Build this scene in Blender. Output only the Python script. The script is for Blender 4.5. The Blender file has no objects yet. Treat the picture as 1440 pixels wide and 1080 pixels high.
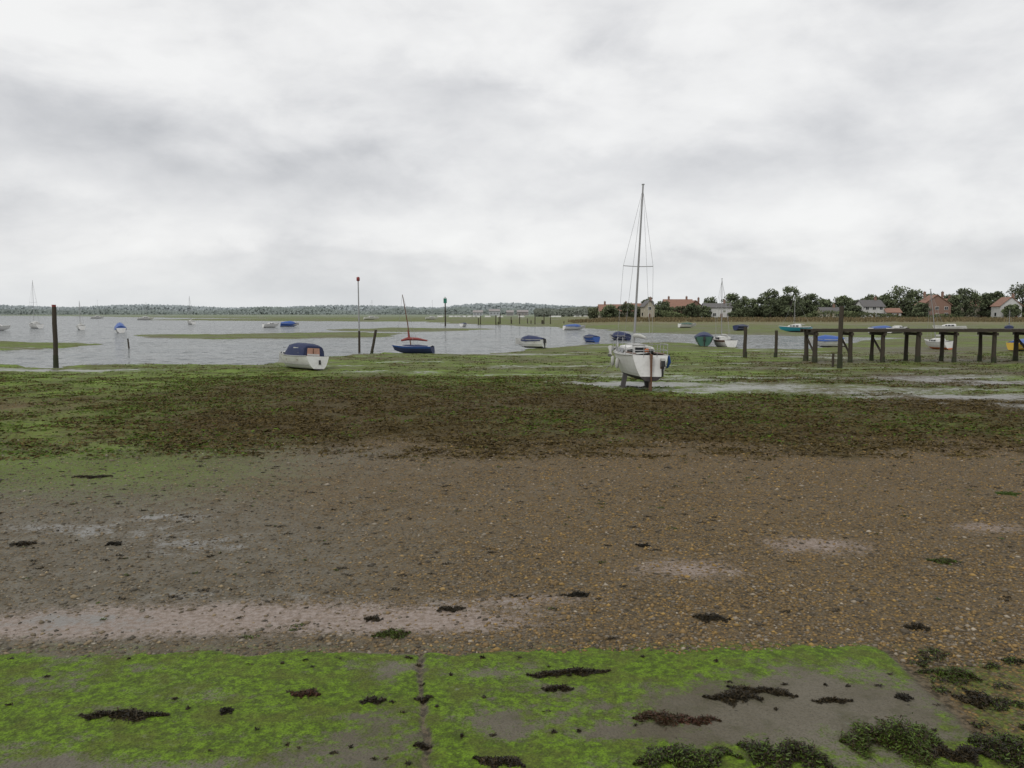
import bpy, math, random
import numpy as np
from mathutils import Vector, Matrix, Euler
random.seed(5); rng=np.random.default_rng(7)
scene=bpy.context.scene
WATER=-0.12
# ---------------------------------------------------------------- noise / helpers
def vnoise(x,y,seed=0):
    xi=np.floor(x).astype(np.int64); yi=np.floor(y).astype(np.int64)
    xf=x-xi; yf=y-yi
    u=xf*xf*(3-2*xf); v=yf*yf*(3-2*yf)
    def h(a,b):
        n=(a*374761393+b*668265263+seed*144269504)&0xffffffff
        n=((n^(n>>13))*1274126177)&0xffffffff
        n=n^(n>>16)
        return (n&0xffff)/65535.0
    return (h(xi,yi)*(1-u)+h(xi+1,yi)*u)*(1-v)+(h(xi,yi+1)*(1-u)+h(xi+1,yi+1)*u)*v
def fbm(x,y,o=4,seed=0):
    s=0;a=.5;tot=0
    for i in range(o):
        s=s+a*vnoise(x*2**i+13.7*i,y*2**i+7.1*i,seed+i*17); tot+=a; a*=.5
    return s/tot
def sm(a,b,x):
    t=np.clip((x-a)/(b-a),0,1); return t*t*(3-2*t)
def blob(X,Y,cx,cy,rx,ry): return np.exp(-(((X-cx)/rx)**2+((Y-cy)/ry)**2))
def poly_sd(px,py,poly):
    P=np.array(poly,float); n=len(P)
    d=np.full(px.shape,1e9); inside=np.zeros(px.shape,bool)
    for i in range(n):
        a=P[i]; b=P[(i+1)%n]; e=b-a
        wx=px-a[0]; wy=py-a[1]
        k=np.clip((wx*e[0]+wy*e[1])/(e@e+1e-12),0,1)
        d=np.minimum(d,(wx-k*e[0])**2+(wy-k*e[1])**2)
        c=((a[1]>py)!=(b[1]>py))
        if abs(e[1])>1e-12:
            xc=a[0]+e[0]*(py-a[1])/e[1]
            inside^=(c&(px<xc))
    return np.sqrt(d)*np.where(inside,1,-1)
# creek outline, as (bearing tangent, distance m)
def B(l): return [(t,math.log(d)) for t,d in l]
CREEK=B([(-3,53),(-1.2,54),(-.64,54.5),(-.57,53),(-.46,56),(-.345,55),(-.29,58),(-.24,65),(-.16,71),(-.09,69),(-.03,69),(.0,76),(.07,84),(.13,95),(.17,96),(.21,96),(.25,88),(.29,82),(.36,80),(.40,90),(.44,104),(.48,113),
 (.46,118),(.36,126),(.25,134),(.16,150),(.07,190),(-.02,245),(-.07,270),(-.11,330),(-.24,350),(-.3,480),(-.42,600),(-.64,1100),(-1.2,1100),(-3,1100)])
ISLES=[B([(-.46,118),(-.36,112),(-.27,112),(-.2,118),(-.13,130),(-.12,142),(-.18,154),(-.28,146),(-.36,137),(-.45,131)]),
       B([(-.75,80),(-.62,80),(-.55,87),(-.53,93),(-.6,100),(-.75,101)]),
       B([(-.46,420),(-.3,350),(-.2,360),(-.2,470),(-.4,500)]),
       B([(-.26,163),(-.14,156),(-.05,162),(-.03,184),(-.14,194),(-.2,186)])]
def creek_sd(X,Y):
    Yp=np.maximum(Y,1.0); t=X/Yp; L=np.log(Yp)
    s=poly_sd(t,L,CREEK)
    for I in ISLES: s=np.minimum(s,-poly_sd(t,L,I)*1.0)
    s=s+(fbm(t*22,L*16,4,3)-.5)*.085
    return s
def slab_mask(X,Y):
    n=(fbm(X*2.2,Y*2.2,4,9)-.5)*.40
    return sm(8.14,7.92,Y+n-.02*X)*sm(3.97,3.84,X+n*.7)
def joint_mask(X,Y):
    n=(fbm(X*6,Y*6,2,19)-.5)*.08
    a=np.exp(-((X+.66+(Y-5.9)*.14+n)/.04)**2)
    b=np.exp(-((X-3.9+n)/.07)**2)
    return np.clip(np.maximum(a,b),0,1)*sm(8.3,8.0,Y)
def weed_top(t): return np.interp(t,[-.7,-.1,.08,.25,.7],[42,42,38,33,31])
def ground_h(X,Y,sd=None):
    if sd is None: sd=creek_sd(X,Y)
    Yp=np.maximum(Y,1.0); t=X/Yp
    z=np.clip(WATER-sd*8,-.7,0.0)
    land=sm(.02,-.03,sd)
    z=z+land*(fbm(X*.35,Y*.35,4,21)-.5)*.10*sm(12,30,Y)
    yt=weed_top(t)
    belt=sm(20,23,Y)*sm(yt+40,yt+4,Y)
    z=z+land*belt*(fbm(X*1.6,Y*1.6,4,31)-.5)*.16
    z=z+sm(8,10,Y)*(fbm(X*.8,Y*.8,3,41)-.5)*.05*sm(30,20,Y)
    z=z+slab_mask(X,Y)*.025-joint_mask(X,Y)*.03*slab_mask(X,Y)
    z=z+sm(235,300,Y)*sm(.04,.14,t)*1.4*land
    z=z+sm(900,1100,Y)*1.0*land
    return z
def gz(x,y): return float(ground_h(np.array([float(x)]),np.array([float(y)]))[0])
# ---------------------------------------------------------------- node helpers
class NT:
    def __init__(s,tree): s.t=tree; s.n=tree.nodes; s.l=tree.links
    def node(s,typ,**k):
        nd=s.n.new(typ)
        for a,b in k.items(): setattr(nd,a,b)
        return nd
    def put(s,sock,val):
        if isinstance(val,bpy.types.NodeSocket): s.l.new(val,sock)
        else:
            if sock.type=='RGBA' and len(val)==3: val=(*val,1)
            sock.default_value=val
    def math(s,op,a,b=0.0,c=None,clamp=False):
        nd=s.node('ShaderNodeMath',operation=op,use_clamp=clamp)
        s.put(nd.inputs[0],a); s.put(nd.inputs[1],b)
        if c is not None: s.put(nd.inputs[2],c)
        return nd.outputs[0]
    def vmath(s,op,a,b=None):
        nd=s.node('ShaderNodeVectorMath',operation=op); s.put(nd.inputs[0],a)
        if b is not None: s.put(nd.inputs[1],b)
        return nd.outputs[0]
    def mix(s,f,a,b,mode='MIX'):
        nd=s.node('ShaderNodeMix',data_type='RGBA',blend_type=mode,clamp_factor=True)
        s.put(nd.inputs[0],f); s.put(nd.inputs[6],a); s.put(nd.inputs[7],b)
        return nd.outputs[2]
    def mixf(s,f,a,b):
        nd=s.node('ShaderNodeMix',data_type='FLOAT',clamp_factor=True)
        s.put(nd.inputs[0],f); s.put(nd.inputs[2],a); s.put(nd.inputs[3],b)
        return nd.outputs[0]
    def noise(s,vec,scale,detail=4,rough=.55,dist=0,out='Fac'):
        nd=s.node('ShaderNodeTexNoise'); s.put(nd.inputs['Vector'],vec)
        nd.inputs['Scale'].default_value=scale; nd.inputs['Detail'].default_value=detail
        nd.inputs['Roughness'].default_value=rough; nd.inputs['Distortion'].default_value=dist
        return nd.outputs[out]
    def ramp(s,f,stops,interp='LINEAR'):
        nd=s.node('ShaderNodeValToRGB'); s.put(nd.inputs[0],f); cr=nd.color_ramp; cr.interpolation=interp
        while len(cr.elements)<len(stops): cr.elements.new(.5)
        for e,(p,c) in zip(cr.elements,stops): e.position=p; e.color=(*c,1)
        return nd.outputs[0]
    def sstep(s,x,a,b,lo=0.,hi=1.):
        nd=s.node('ShaderNodeMapRange',interpolation_type='SMOOTHSTEP')
        s.put(nd.inputs[0],x)
        for i,v in enumerate((a,b,lo,hi)): nd.inputs[i+1].default_value=v
        return nd.outputs[0]
    def attr(s,name,out='Fac'):
        return s.node('ShaderNodeAttribute',attribute_name=name).outputs[out]
    def bump(s,h,strength,dist):
        nd=s.node('ShaderNodeBump'); s.put(nd.inputs['Height'],h); s.put(nd.inputs['Strength'],strength)
        nd.inputs['Distance'].default_value=dist; return nd.outputs[0]
def newmat(name):
    m=bpy.data.materials.new(name); m.use_nodes=True; nt=NT(m.node_tree)
    p=m.node_tree.nodes['Principled BSDF']; return m,nt,p
MC={}
def mat(name,col,rough=.5,dirt=.25,scale=3.,metal=0,dirtcol=(.10,.085,.06),spec=.4):
    if name in MC: return MC[name]
    m,nt,p=newmat(name)
    co=nt.node('ShaderNodeTexCoord').outputs['Object']
    n=nt.noise(co,scale,5,.65); f=nt.sstep(n,.45,.75,0,dirt)
    v=nt.noise(co,scale*4,3)
    c=nt.mix(f,col,dirtcol); c=nt.mix(nt.sstep(v,.3,.7,0,.25),c,tuple(x*.75 for x in col))
    nt.put(p.inputs['Base Color'],c); p.inputs['Roughness'].default_value=rough
    p.inputs['Metallic'].default_value=metal; p.inputs['Specular IOR Level'].default_value=spec
    MC[name]=m; return m
def attrmat(name,rough=.7,spec=.2,dark=.35):
    m,nt,p=newmat(name)
    c=nt.attr('col','Color'); co=nt.node('ShaderNodeTexCoord').outputs['Object']
    n=nt.noise(co,9,3); c=nt.mix(nt.sstep(n,.3,.7,0,dark),c,(0.01,0.01,0.006))
    nt.put(p.inputs['Base Color'],c); p.inputs['Roughness'].default_value=rough; p.inputs['Specular IOR Level'].default_value=spec
    return m
# ---------------------------------------------------------------- mesh helpers
def link(ob): scene.collection.objects.link(ob); return ob
def np_mesh(name,V,F,mat_,cols=None,smooth=False,attrs=None):
    me=bpy.data.meshes.new(name); V=np.asarray(V,np.float32); F=np.asarray(F,np.int32)
    me.vertices.add(len(V)); me.vertices.foreach_set('co',V.ravel())
    k=F.shape[1]; me.loops.add(F.size); me.loops.foreach_set('vertex_index',F.ravel())
    me.polygons.add(len(F)); me.polygons.foreach_set('loop_start',np.arange(0,F.size,k,dtype=np.int32))
    me.polygons.foreach_set('loop_total',np.full(len(F),k,np.int32))
    if smooth: me.polygons.foreach_set('use_smooth',np.ones(len(F),bool))
    if cols is not None:
        a=me.color_attributes.new('col','FLOAT_COLOR','POINT')
        c=np.ones((len(V),4),np.float32); c[:,:3]=cols; a.data.foreach_set('color',c.ravel())
    for n_,d in (attrs or {}).items():
        a=me.attributes.new(n_,'FLOAT','POINT'); a.data.foreach_set('value',np.asarray(d,np.float32).ravel())
    me.update(calc_edges=True); me.validate(); me.materials.append(mat_)
    return link(bpy.data.objects.new(name,me))
def unit(n):
    v=rng.normal(size=(n,3)); return v/np.linalg.norm(v,axis=1,keepdims=True)
def quads(C,sa,sb,flat=1.0,up=0.0,deep=1.0):
    n=len(C); A=unit(n); A[:,2]*=flat; A[:,1]*=deep; A[:,2]+=up; A/=np.linalg.norm(A,axis=1,keepdims=True)
    R=unit(n); R[:,2]*=flat; R[:,1]*=deep; Bv=R-(R*A).sum(1,keepdims=True)*A; Bv/=np.linalg.norm(Bv,axis=1,keepdims=True)+1e-9
    sa=np.broadcast_to(sa,(n,))[:,None]; sb=np.broadcast_to(sb,(n,))[:,None]
    V=np.stack([C-A*sa-Bv*sb*.6,C+A*sa-Bv*sb,C+A*sa*1.1+Bv*sb*.7,C-A*sa*.9+Bv*sb],1).reshape(-1,3)
    return V,np.arange(4*n).reshape(n,4)
class MB:
    def __init__(s): s.v=[];s.f=[];s.m=[];s.mats=[];s.sm=[]
    def mi(s,m):
        if m not in s.mats: s.mats.append(m)
        return s.mats.index(m)
    def add(s,vs,fs,m,smooth=False):
        o=len(s.v); s.v+= [tuple(v) for v in vs]
        for f in fs: s.f.append(tuple(i+o for i in f)); s.m.append(s.mi(m)); s.sm.append(smooth)
    def box(s,c,sz,m,rot=(0,0,0),taper=1.0):
        R=Euler(rot).to_matrix(); c=Vector(c); vs=[]
        for z in (-1,1):
            k=taper if z>0 else 1
            for x,y in ((-1,-1),(1,-1),(1,1),(-1,1)): vs.append(c+R@Vector((x*sz[0]/2*k,y*sz[1]/2*k,z*sz[2]/2)))
        s.add(vs,[(0,3,2,1),(4,5,6,7),(0,1,5,4),(1,2,6,5),(2,3,7,6),(3,0,4,7)],m)
    def tube(s,pts,rs,m,n=8,cap=True):
        pts=[Vector(p) for p in pts]
        if not isinstance(rs,(list,tuple)): rs=[rs]*len(pts)
        rings=[]
        for i,p in enumerate(pts):
            d=(pts[min(i+1,len(pts)-1)]-pts[max(i-1,0)]).normalized()
            a=d.orthogonal().normalized() if abs(d.z)<.9 else Vector((1,0,0)); a=(a-a.dot(d)*d).normalized(); b=d.cross(a)
            rings.append([p+(a*math.cos(2*math.pi*k/n)+b*math.sin(2*math.pi*k/n))*rs[i] for k in range(n)])
        s.loft(rings,m,True,cap,True)
    def loft(s,rings,m,closed=True,cap=True,smooth=False):
        n=len(rings[0]); vs=[v for r in rings for v in r]; fs=[]
        for i in range(len(rings)-1):
            for k in range(n if closed else n-1):
                k2=(k+1)%n; fs.append((i*n+k,i*n+k2,(i+1)*n+k2,(i+1)*n+k))
        s.add(vs,fs,m,smooth)
        if cap:
            s.add(rings[0],[tuple(range(n))[::-1]],m); s.add(rings[-1],[tuple(range(n))],m)
    def build(s,name,loc=(0,0,0),rot=(0,0,0),parent=None,bevel=0):
        me=bpy.data.meshes.new(name); me.from_pydata(s.v,[],s.f)
        for m in s.mats: me.materials.append(m)
        me.polygons.foreach_set('material_index',s.m); me.polygons.foreach_set('use_smooth',s.sm); me.update()
        ob=link(bpy.data.objects.new(name,me)); ob.location=loc; ob.rotation_euler=rot
        if parent: ob.parent=parent
        return ob
def empty(name,loc,rot=(0,0,0)):
    e=link(bpy.data.objects.new(name,None)); e.location=loc; e.rotation_euler=rot; return e
# ---------------------------------------------------------------- ground sheet
NR,NCOL=780,900
r=np.linspace(0,1,NR-40); p=1.0+(800-1.0)*(1-r)**1.55
Ys=np.concatenate([np.linspace(-9,3955/800-.12,40),3955/p])
sx=np.linspace(-1,1,NCOL); tp=1.25*(.4*sx+.6*sx**3)
YY=np.repeat(Ys[:,None],NCOL,1); XX=(YY+15)*tp[None,:]
X=XX.ravel(); Y=YY.ravel(); Yp=np.maximum(Y,1.); T=X/Yp
sd=creek_sd(X,Y); Z=ground_h(X,Y,sd)
idx=np.arange(NR*NCOL).reshape(NR,NCOL)
F=np.stack([idx[:-1,:-1],idx[:-1,1:],idx[1:,1:],idx[1:,:-1]],-1).reshape(-1,4)
slab=slab_mask(X,Y); joint=joint_mask(X,Y); land=sm(.02,-.02,sd)
def zones(X,Y,slab,joint):
    Yp=np.maximum(Y,1.); T=X/Yp
    yt=weed_top(T)+(fbm(X*.12,Y*.12,3,51)-.5)*12
    yb=21.3+(fbm(X*.35,Y*.35,5,52)-.5)*7+3.0*sm(-.45,-.62,T)
    belt=sm(yb-2.2,yb+1.6,Y)*sm(yt+5,yt-5,Y)
    above=sm(yt-5,yt+5,Y)
    big=fbm(X*.22,Y*.16,4,53)-.5; big2=fbm(X*.5,Y*.3,3,57)-.5; big3=fbm(X*.14,Y*.30,4,59)-.5
    weed=belt*(.86-.36*sm(-.38,-.62,T)+.6*big2)+above*(.48+.16*sm(.2,.35,T)*sm(100,60,Y)+.8*big+.5*big2)*sm(150,100,Y)
    weed+=.26*sm(15,21,Y)*(1-belt)*(1-above)+.1*sm(9,12,Y)*(1-belt)*(1-above)
    leftg=sm(-.08,-.5,T)*sm(12.0,18,Y)*(1-above)*(1-belt*.4)
    algae=belt*(.20+.85*big+.12*sm(-.38,-.62,T)+.12*sm(30,36,Y))+above*(.74+.9*big3-.20*sm(.2,.35,T)*sm(100,60,Y))+leftg*.50
    algae+=(1-above)*(1-belt)*sm(9,13,Y)*.12
    algae=np.where(Y>100,.60+.7*big3,algae)
    bare=blob(X,Y,2.7,6.75,1.35,.62)*1.35+blob(X,Y,-1.1,6.35,.5,.55)*.8+blob(X,Y,-2.9,5.75,2.4,.4)*.7+blob(X,Y,-.15,6.6,.4,.22)*.7+blob(X,Y,1.1,6.4,.8,.2)*.8+blob(X,Y,-1.3,7.6,.5,.3)*.4
    n=fbm(X*1.1,Y*1.7,5,61)-.5; n2=fbm(X*5,Y*6,3,63)-.5
    sl=np.clip(.84-bare*.74+n*1.05+n2*.6,0,1.1)
    algae=algae*(1-slab)+slab*sl
    algae+=blob(X,Y,2.5,8.15,2.2,.22)*.45+blob(X,Y,-4,8.15,5,.22)*.34+sm(3.8,4.1,X)*sm(8.2,7.6,Y)*.42
    algae*=(1-joint*.75)
    mud=(.12+.66*sm(.25,-.55,T+(fbm(X*.25,Y*.25,4,71)-.5)*.45+(Y-14)*.012))*sm(23,20,Y)+above*.8+sm(60,90,Y)
    sand=blob(X,Y,-3.0,9.15,2.6,.5)*.66+blob(X,Y,-.8,8.85,1.2,.4)*.62+blob(X,Y,-5.2,8.7,2.6,.42)*.80+blob(X,Y,4.6,11.9,1.0,.55)*.68+blob(X,Y,2.4,10.75,.95,.5)*.66+blob(X,Y,7.8,12.9,.9,.45)*.55+blob(X,Y,.3,9.6,1,.3)*.5
    sand*=(1-slab)
    yc=np.interp(T,[.02,.25,.52,.64],[41,37.5,36.0,33.5]); w=np.interp(T,[.0,.3,.64],[1.5,3.8,6.0])
    pud=np.exp(-((Y-yc)/w)**2)*sm(.0,.12,T)*(.50+.9*(fbm(X*.25,Y*.9,3,77)-.5))
    pud+=above*sm(.58,.72,fbm(X*.12,Y*.45,4,79))*.46*sm(110,80,Y)
    pud+=blob(X,Y,-25,49,5,2)*.6+blob(X,Y,1,68,6,2)*.65+blob(X,Y,-6,13.6,.9,.35)*.60+blob(X,Y,-4.9,11.9,1.3,.6)*.48+blob(X,Y,-5.1,8.85,1.3,.35)*.64+blob(X,Y,-7.0,12.8,1.4,.5)*.48+blob(X,Y,-3,9.7,3,.4)*.38
    reed=sm(215,260,Y)*sm(.02,.12,T)*sm(1200,700,Y)
    return weed,algae,mud,sand,pud,reed
weed,algae,mud,sand,pud,reed=zones(X,Y,slab,joint)
m,nt,p_=newmat('foreshore')
co=nt.node('ShaderNodeNewGeometry').outputs['Position']
nf=nt.noise(co,14,4,.6); nm=nt.noise(co,2.6,5,.62); nb=nt.noise(co,.5,5,.6); nff=nt.noise(co,60,3,.6)
mpf=nt.node('ShaderNodeMapping'); nt.put(mpf.inputs[0],co); mpf.inputs['Scale'].default_value=(.10,.30,1); nl=nt.noise(mpf.outputs[0],1.0,6,.65,.3)
def th(attr,n,k,w=.07):
    a=nt.attr(attr); x=nt.math('MULTIPLY_ADD',n,k,a); return nt.sstep(x,.5+k/2-w,.5+k/2+w)
mixn=nt.math('MULTIPLY',nt.math('ADD',nf,nm),.5)
mix3=nt.math('ADD',nt.math('MULTIPLY',mixn,.6),nt.math('MULTIPLY',nff,.4))
v1=nt.node('ShaderNodeTexVoronoi'); nt.put(v1.inputs['Vector'],co); v1.inputs['Scale'].default_value=34
sepc=nt.node('ShaderNodeSeparateColor'); nt.put(sepc.inputs[0],v1.outputs['Color'])
peb=nt.ramp(sepc.outputs[0],[(0,(.06,.045,.026)),(.3,(.14,.096,.044)),(.5,(.20,.13,.052)),(.7,(.16,.13,.088)),(.88,(.29,.185,.06)),(1,(.36,.30,.21))],'CONSTANT')
peb=nt.mix(nt.sstep(v1.outputs['Distance'],.25,.65,0,.6),peb,(.06,.045,.026))
peb=nt.mix(nt.sstep(nb,.35,.65,0,.45),peb,(.14,.105,.062))
mudc=nt.mix(nt.sstep(nm,.35,.65),(.085,.076,.050),(.14,.128,.096)); mudc=nt.mix(nt.math('MULTIPLY',nt.sstep(sepc.outputs[1],.45,.8),.6),mudc,peb)
mudc=nt.mix(nt.sstep(nff,.5,.7,0,.5),mudc,(.05,.046,.034))
mf=th('mud',mix3,3.0,.45); c=nt.mix(mf,peb,mudc)
sandc=nt.mix(nt.sstep(nf,.35,.65),(.21,.16,.125),(.32,.262,.23))
sf=th('sand',mix3,2.6,.30); c=nt.mix(nt.math('MULTIPLY',sf,.85),c,sandc)
conc=nt.mix(nt.sstep(nb,.35,.65),(.105,.092,.064),(.155,.14,.108)); conc=nt.mix(nt.sstep(nff,.45,.7,0,.5),conc,(.06,.053,.036)); conc=nt.mix(nt.sstep(nm,.48,.7,0,.7),conc,(.075,.072,.04))
sa=nt.attr('slab'); c=nt.mix(sa,c,conc); c=nt.mix(nt.math('MULTIPLY',nt.attr('joint'),.85),c,nt.mix(nt.sstep(nf,.4,.6),(.03,.025,.015),(.14,.11,.07)))
weedc=nt.mix(nt.sstep(nf,.36,.62),(.034,.025,.010),(.095,.067,.026)); weedc=nt.mix(nt.sstep(nb,.4,.6,0,.4),weedc,(.064,.058,.018))
wf=th('weed',mix3,2.8,.16); c=nt.mix(nt.math('MULTIPLY',wf,.93),c,weedc)
alg=nt.mix(nt.sstep(nf,.35,.66),(.060,.098,.009),(.15,.26,.014)); alg=nt.mix(nt.sstep(nm,.45,.66,0,.7),alg,(.105,.12,.024))
alg=nt.mix(nt.sstep(nff,.42,.66,0,.65),alg,(.038,.048,.012))
algfar=nt.mix(nt.sstep(nb,.35,.65),(.105,.145,.028),(.18,.29,.035))
algfar=nt.mix(nt.sstep(nf,.44,.62,0,.6),algfar,(.07,.068,.028)); algfar=nt.mix(nt.sstep(nm,.48,.64,0,.7),algfar,(.085,.072,.04))
sepp=nt.node('ShaderNodeSeparateXYZ'); nt.put(sepp.inputs[0],co); yy=sepp.outputs[1]
algfar=nt.mix(nt.math('MULTIPLY',nt.sstep(nl,.46,.60,0,.75),nt.sstep(yy,40,60)),algfar,(.115,.10,.055))
alg=nt.mix(nt.sstep(yy,9,28),alg,algfar)
af=th('algae',mix3,2.6,.22); c=nt.mix(nt.math('MULTIPLY',af,.92),c,alg)
pf=th('puddle',nt.math('ADD',nt.math('MULTIPLY',nt.math('ADD',nm,nb),.35),nt.math('MULTIPLY',nf,.3)),3.4,.22)
c=nt.mix(nt.math('MULTIPLY',pf,.8),c,(.12,.115,.10))
reedc=nt.mix(nt.sstep(nb,.35,.65),(.16,.13,.075),(.14,.15,.06)); c=nt.mix(nt.attr('reed'),c,reedc)
c=nt.mix(nt.sstep(yy,400,1100,0,.65),c,(.20,.24,.19))  # distance haze mixed into the far ground colour
nt.put(p_.inputs['Base Color'],c)
wetm=nt.math('MULTIPLY',mf,nt.math('SUBTRACT',1.,af))
nt.put(p_.inputs['Roughness'],nt.mixf(pf,nt.mixf(wetm,.75,.55),.28))
nt.put(p_.inputs['Specular IOR Level'],nt.mixf(pf,nt.mixf(sf,nt.mixf(wetm,.10,.22),.35),.45))
hh=nt.math('ADD',nt.math('MULTIPLY',nf,.6),nt.math('MULTIPLY',v1.outputs['Distance'],-.35)); hh=nt.math('MULTIPLY_ADD',nff,.25,hh)
nt.put(p_.inputs['Normal'],nt.bump(hh,nt.mixf(pf,.8,.25),.05))
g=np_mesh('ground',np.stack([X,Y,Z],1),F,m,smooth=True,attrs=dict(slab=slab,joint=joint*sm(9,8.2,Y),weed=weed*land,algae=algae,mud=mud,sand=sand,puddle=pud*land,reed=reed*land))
# ---------------------------------------------------------------- water
m,nt,p_=newmat('creek_water')
co=nt.node('ShaderNodeNewGeometry').outputs['Position']
mp=nt.node('ShaderNodeMapping'); nt.put(mp.inputs[0],co); mp.inputs['Scale'].default_value=(.8,1.0,1); mp.inputs['Rotation'].default_value=(0,0,.25)
w1=nt.noise(mp.outputs[0],1.3,3,.6,.3,'Color'); w2=nt.noise(mp.outputs[0],.06,4,.6); w3=nt.noise(mp.outputs[0],.25,3,.6)
amp=nt.mixf(nt.sstep(w2,.38,.62),1.3,2.4)
v_=nt.vmath('SUBTRACT',w1,(.5,.5,.5)); sc=nt.node('ShaderNodeVectorMath',operation='SCALE'); nt.put(sc.inputs[0],v_); nt.put(sc.inputs[3],amp)
v_=nt.vmath('MULTIPLY',sc.outputs[0],(1,1,0)); v_=nt.vmath('ADD',v_,(0,0,1)); v_=nt.vmath('NORMALIZE',v_)
nt.put(p_.inputs['Base Color'],nt.mix(nt.sstep(w3,.4,.6),(.075,.083,.083),(.105,.113,.11)))
p_.inputs['Roughness'].default_value=.1; p_.inputs['IOR'].default_value=1.33
nt.put(p_.inputs['Normal'],v_)
df=nt.node('ShaderNodeBsdfDiffuse'); nt.put(df.inputs[0],nt.mix(nt.sstep(w3,.4,.6),(.17,.185,.19),(.21,.22,.22)))
ms=nt.node('ShaderNodeMixShader'); ms.inputs[0].default_value=.42; nt.l.new(p_.outputs[0],ms.inputs[1]); nt.l.new(df.outputs[0],ms.inputs[2])
nt.l.new(ms.outputs[0],m.node_tree.nodes['Material Output'].inputs[0])
w=MB(); w.add([(-3800,20,0),(3800,20,0),(3800,3900,0),(-3800,3900,0)],[(0,1,2,3)],m); w.build('water',(0,0,WATER))
# ---------------------------------------------------------------- pebbles, wrack
def stones(n):
    y=7.7+14.8*rng.random(n)**1.15; tt=rng.uniform(-.78,.78,n); x=tt*y
    keep=(slab_mask(x,y)<rng.uniform(.2,.9,n))&(rng.random(n)<(.48+.52*sm(-.4,.15,tt)))
    sdm=zones(x,y,slab_mask(x,y),joint_mask(x,y)); keep&=(sdm[3]+rng.random(n)*.9<1.0)
    x=x[keep];y=y[keep];n=len(x); z=ground_h(x,y)
    s=rng.gamma(3,.0038,n)+.005
    base=np.array([[1,0,0],[0,1,0],[-1,0,0],[0,-1,0],[.1,.1,.6],[0,0,-.6]],float)
    a=rng.uniform(0,6.28,n); ca,sa_=np.cos(a),np.sin(a)
    V=base[None]*rng.uniform(.65,1.25,(n,6,1))*s[:,None,None]; V[:,:,0]*=1.35
    Vx=V[:,:,0]*ca[:,None]-V[:,:,1]*sa_[:,None]; Vy=V[:,:,0]*sa_[:,None]+V[:,:,1]*ca[:,None]
    V=np.stack([Vx+x[:,None],Vy+y[:,None],V[:,:,2]+z[:,None]+s[:,None]*.1],-1).reshape(-1,3)
    f=np.array([[0,1,4],[1,2,4],[2,3,4],[3,0,4],[1,0,5],[2,1,5],[3,2,5],[0,3,5]])
    Fs=(f[None]+np.arange(n)[:,None,None]*6).reshape(-1,3)
    pal=np.array([(.085,.068,.045),(.16,.11,.052),(.23,.15,.06),(.31,.20,.065),(.18,.15,.11),(.25,.21,.155),(.35,.30,.23),(.075,.062,.045)])
    ci=rng.choice(8,n,p=[.16,.24,.22,.10,.14,.06,.015,.065]); col=pal[ci]*rng.uniform(.8,1.2,(n,1))
    gmix=np.clip(.55*sm(.1,-.45,x/y),0,1)[:,None]; col=col*(1-gmix)+gmix*col.mean(1,keepdims=True)*np.array([[1.06,1.0,.82]])
    return V,Fs,np.repeat(col,6,0)
V,Fs,cc=stones(90000); np_mesh('shingle',V,Fs,attrmat('pebble',.65,.25,.15),cc)
Cs=[];SA=[];SB=[];CO=[]
BR=np.array((.050,.035,.014)); RD=np.array((.095,.040,.025)); GR=np.array((.085,.135,.018)); DK=np.array((.022,.018,.010))
def clump(x,y,L,W,h,n,cols,ang=None):
    ang=random.uniform(-.25,.15) if ang is None else ang
    s=np.clip(rng.normal(0,.48,n),-1,1); wob=np.sin(s*5+x*3)*.45*W+np.sin(s*11+y)*.3*W
    prof=(1-s**2)**.5*(.45+1.1*vnoise(s*4+x*7,s*0+y*3,int(abs(x*100))%97))
    q=rng.normal(0,.5,n)*W*prof+wob; px=s*L/2
    X_=x+px*math.cos(ang)-q*math.sin(ang); Y_=y+px*math.sin(ang)+q*math.cos(ang)
    Z_=ground_h(X_,Y_)+np.abs(rng.normal(0,.5,n))*h*prof*np.exp(-(q/W)**2)+.004
    Cs.append(np.stack([X_,Y_,Z_],1)); SA.append(rng.uniform(.006,.022,n)); SB.append(rng.uniform(.002,.006,n))
    k=rng.integers(0,len(cols),n); CO.append(np.array(cols)[k]*rng.uniform(.5,1.3,(n,1)))
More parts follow.
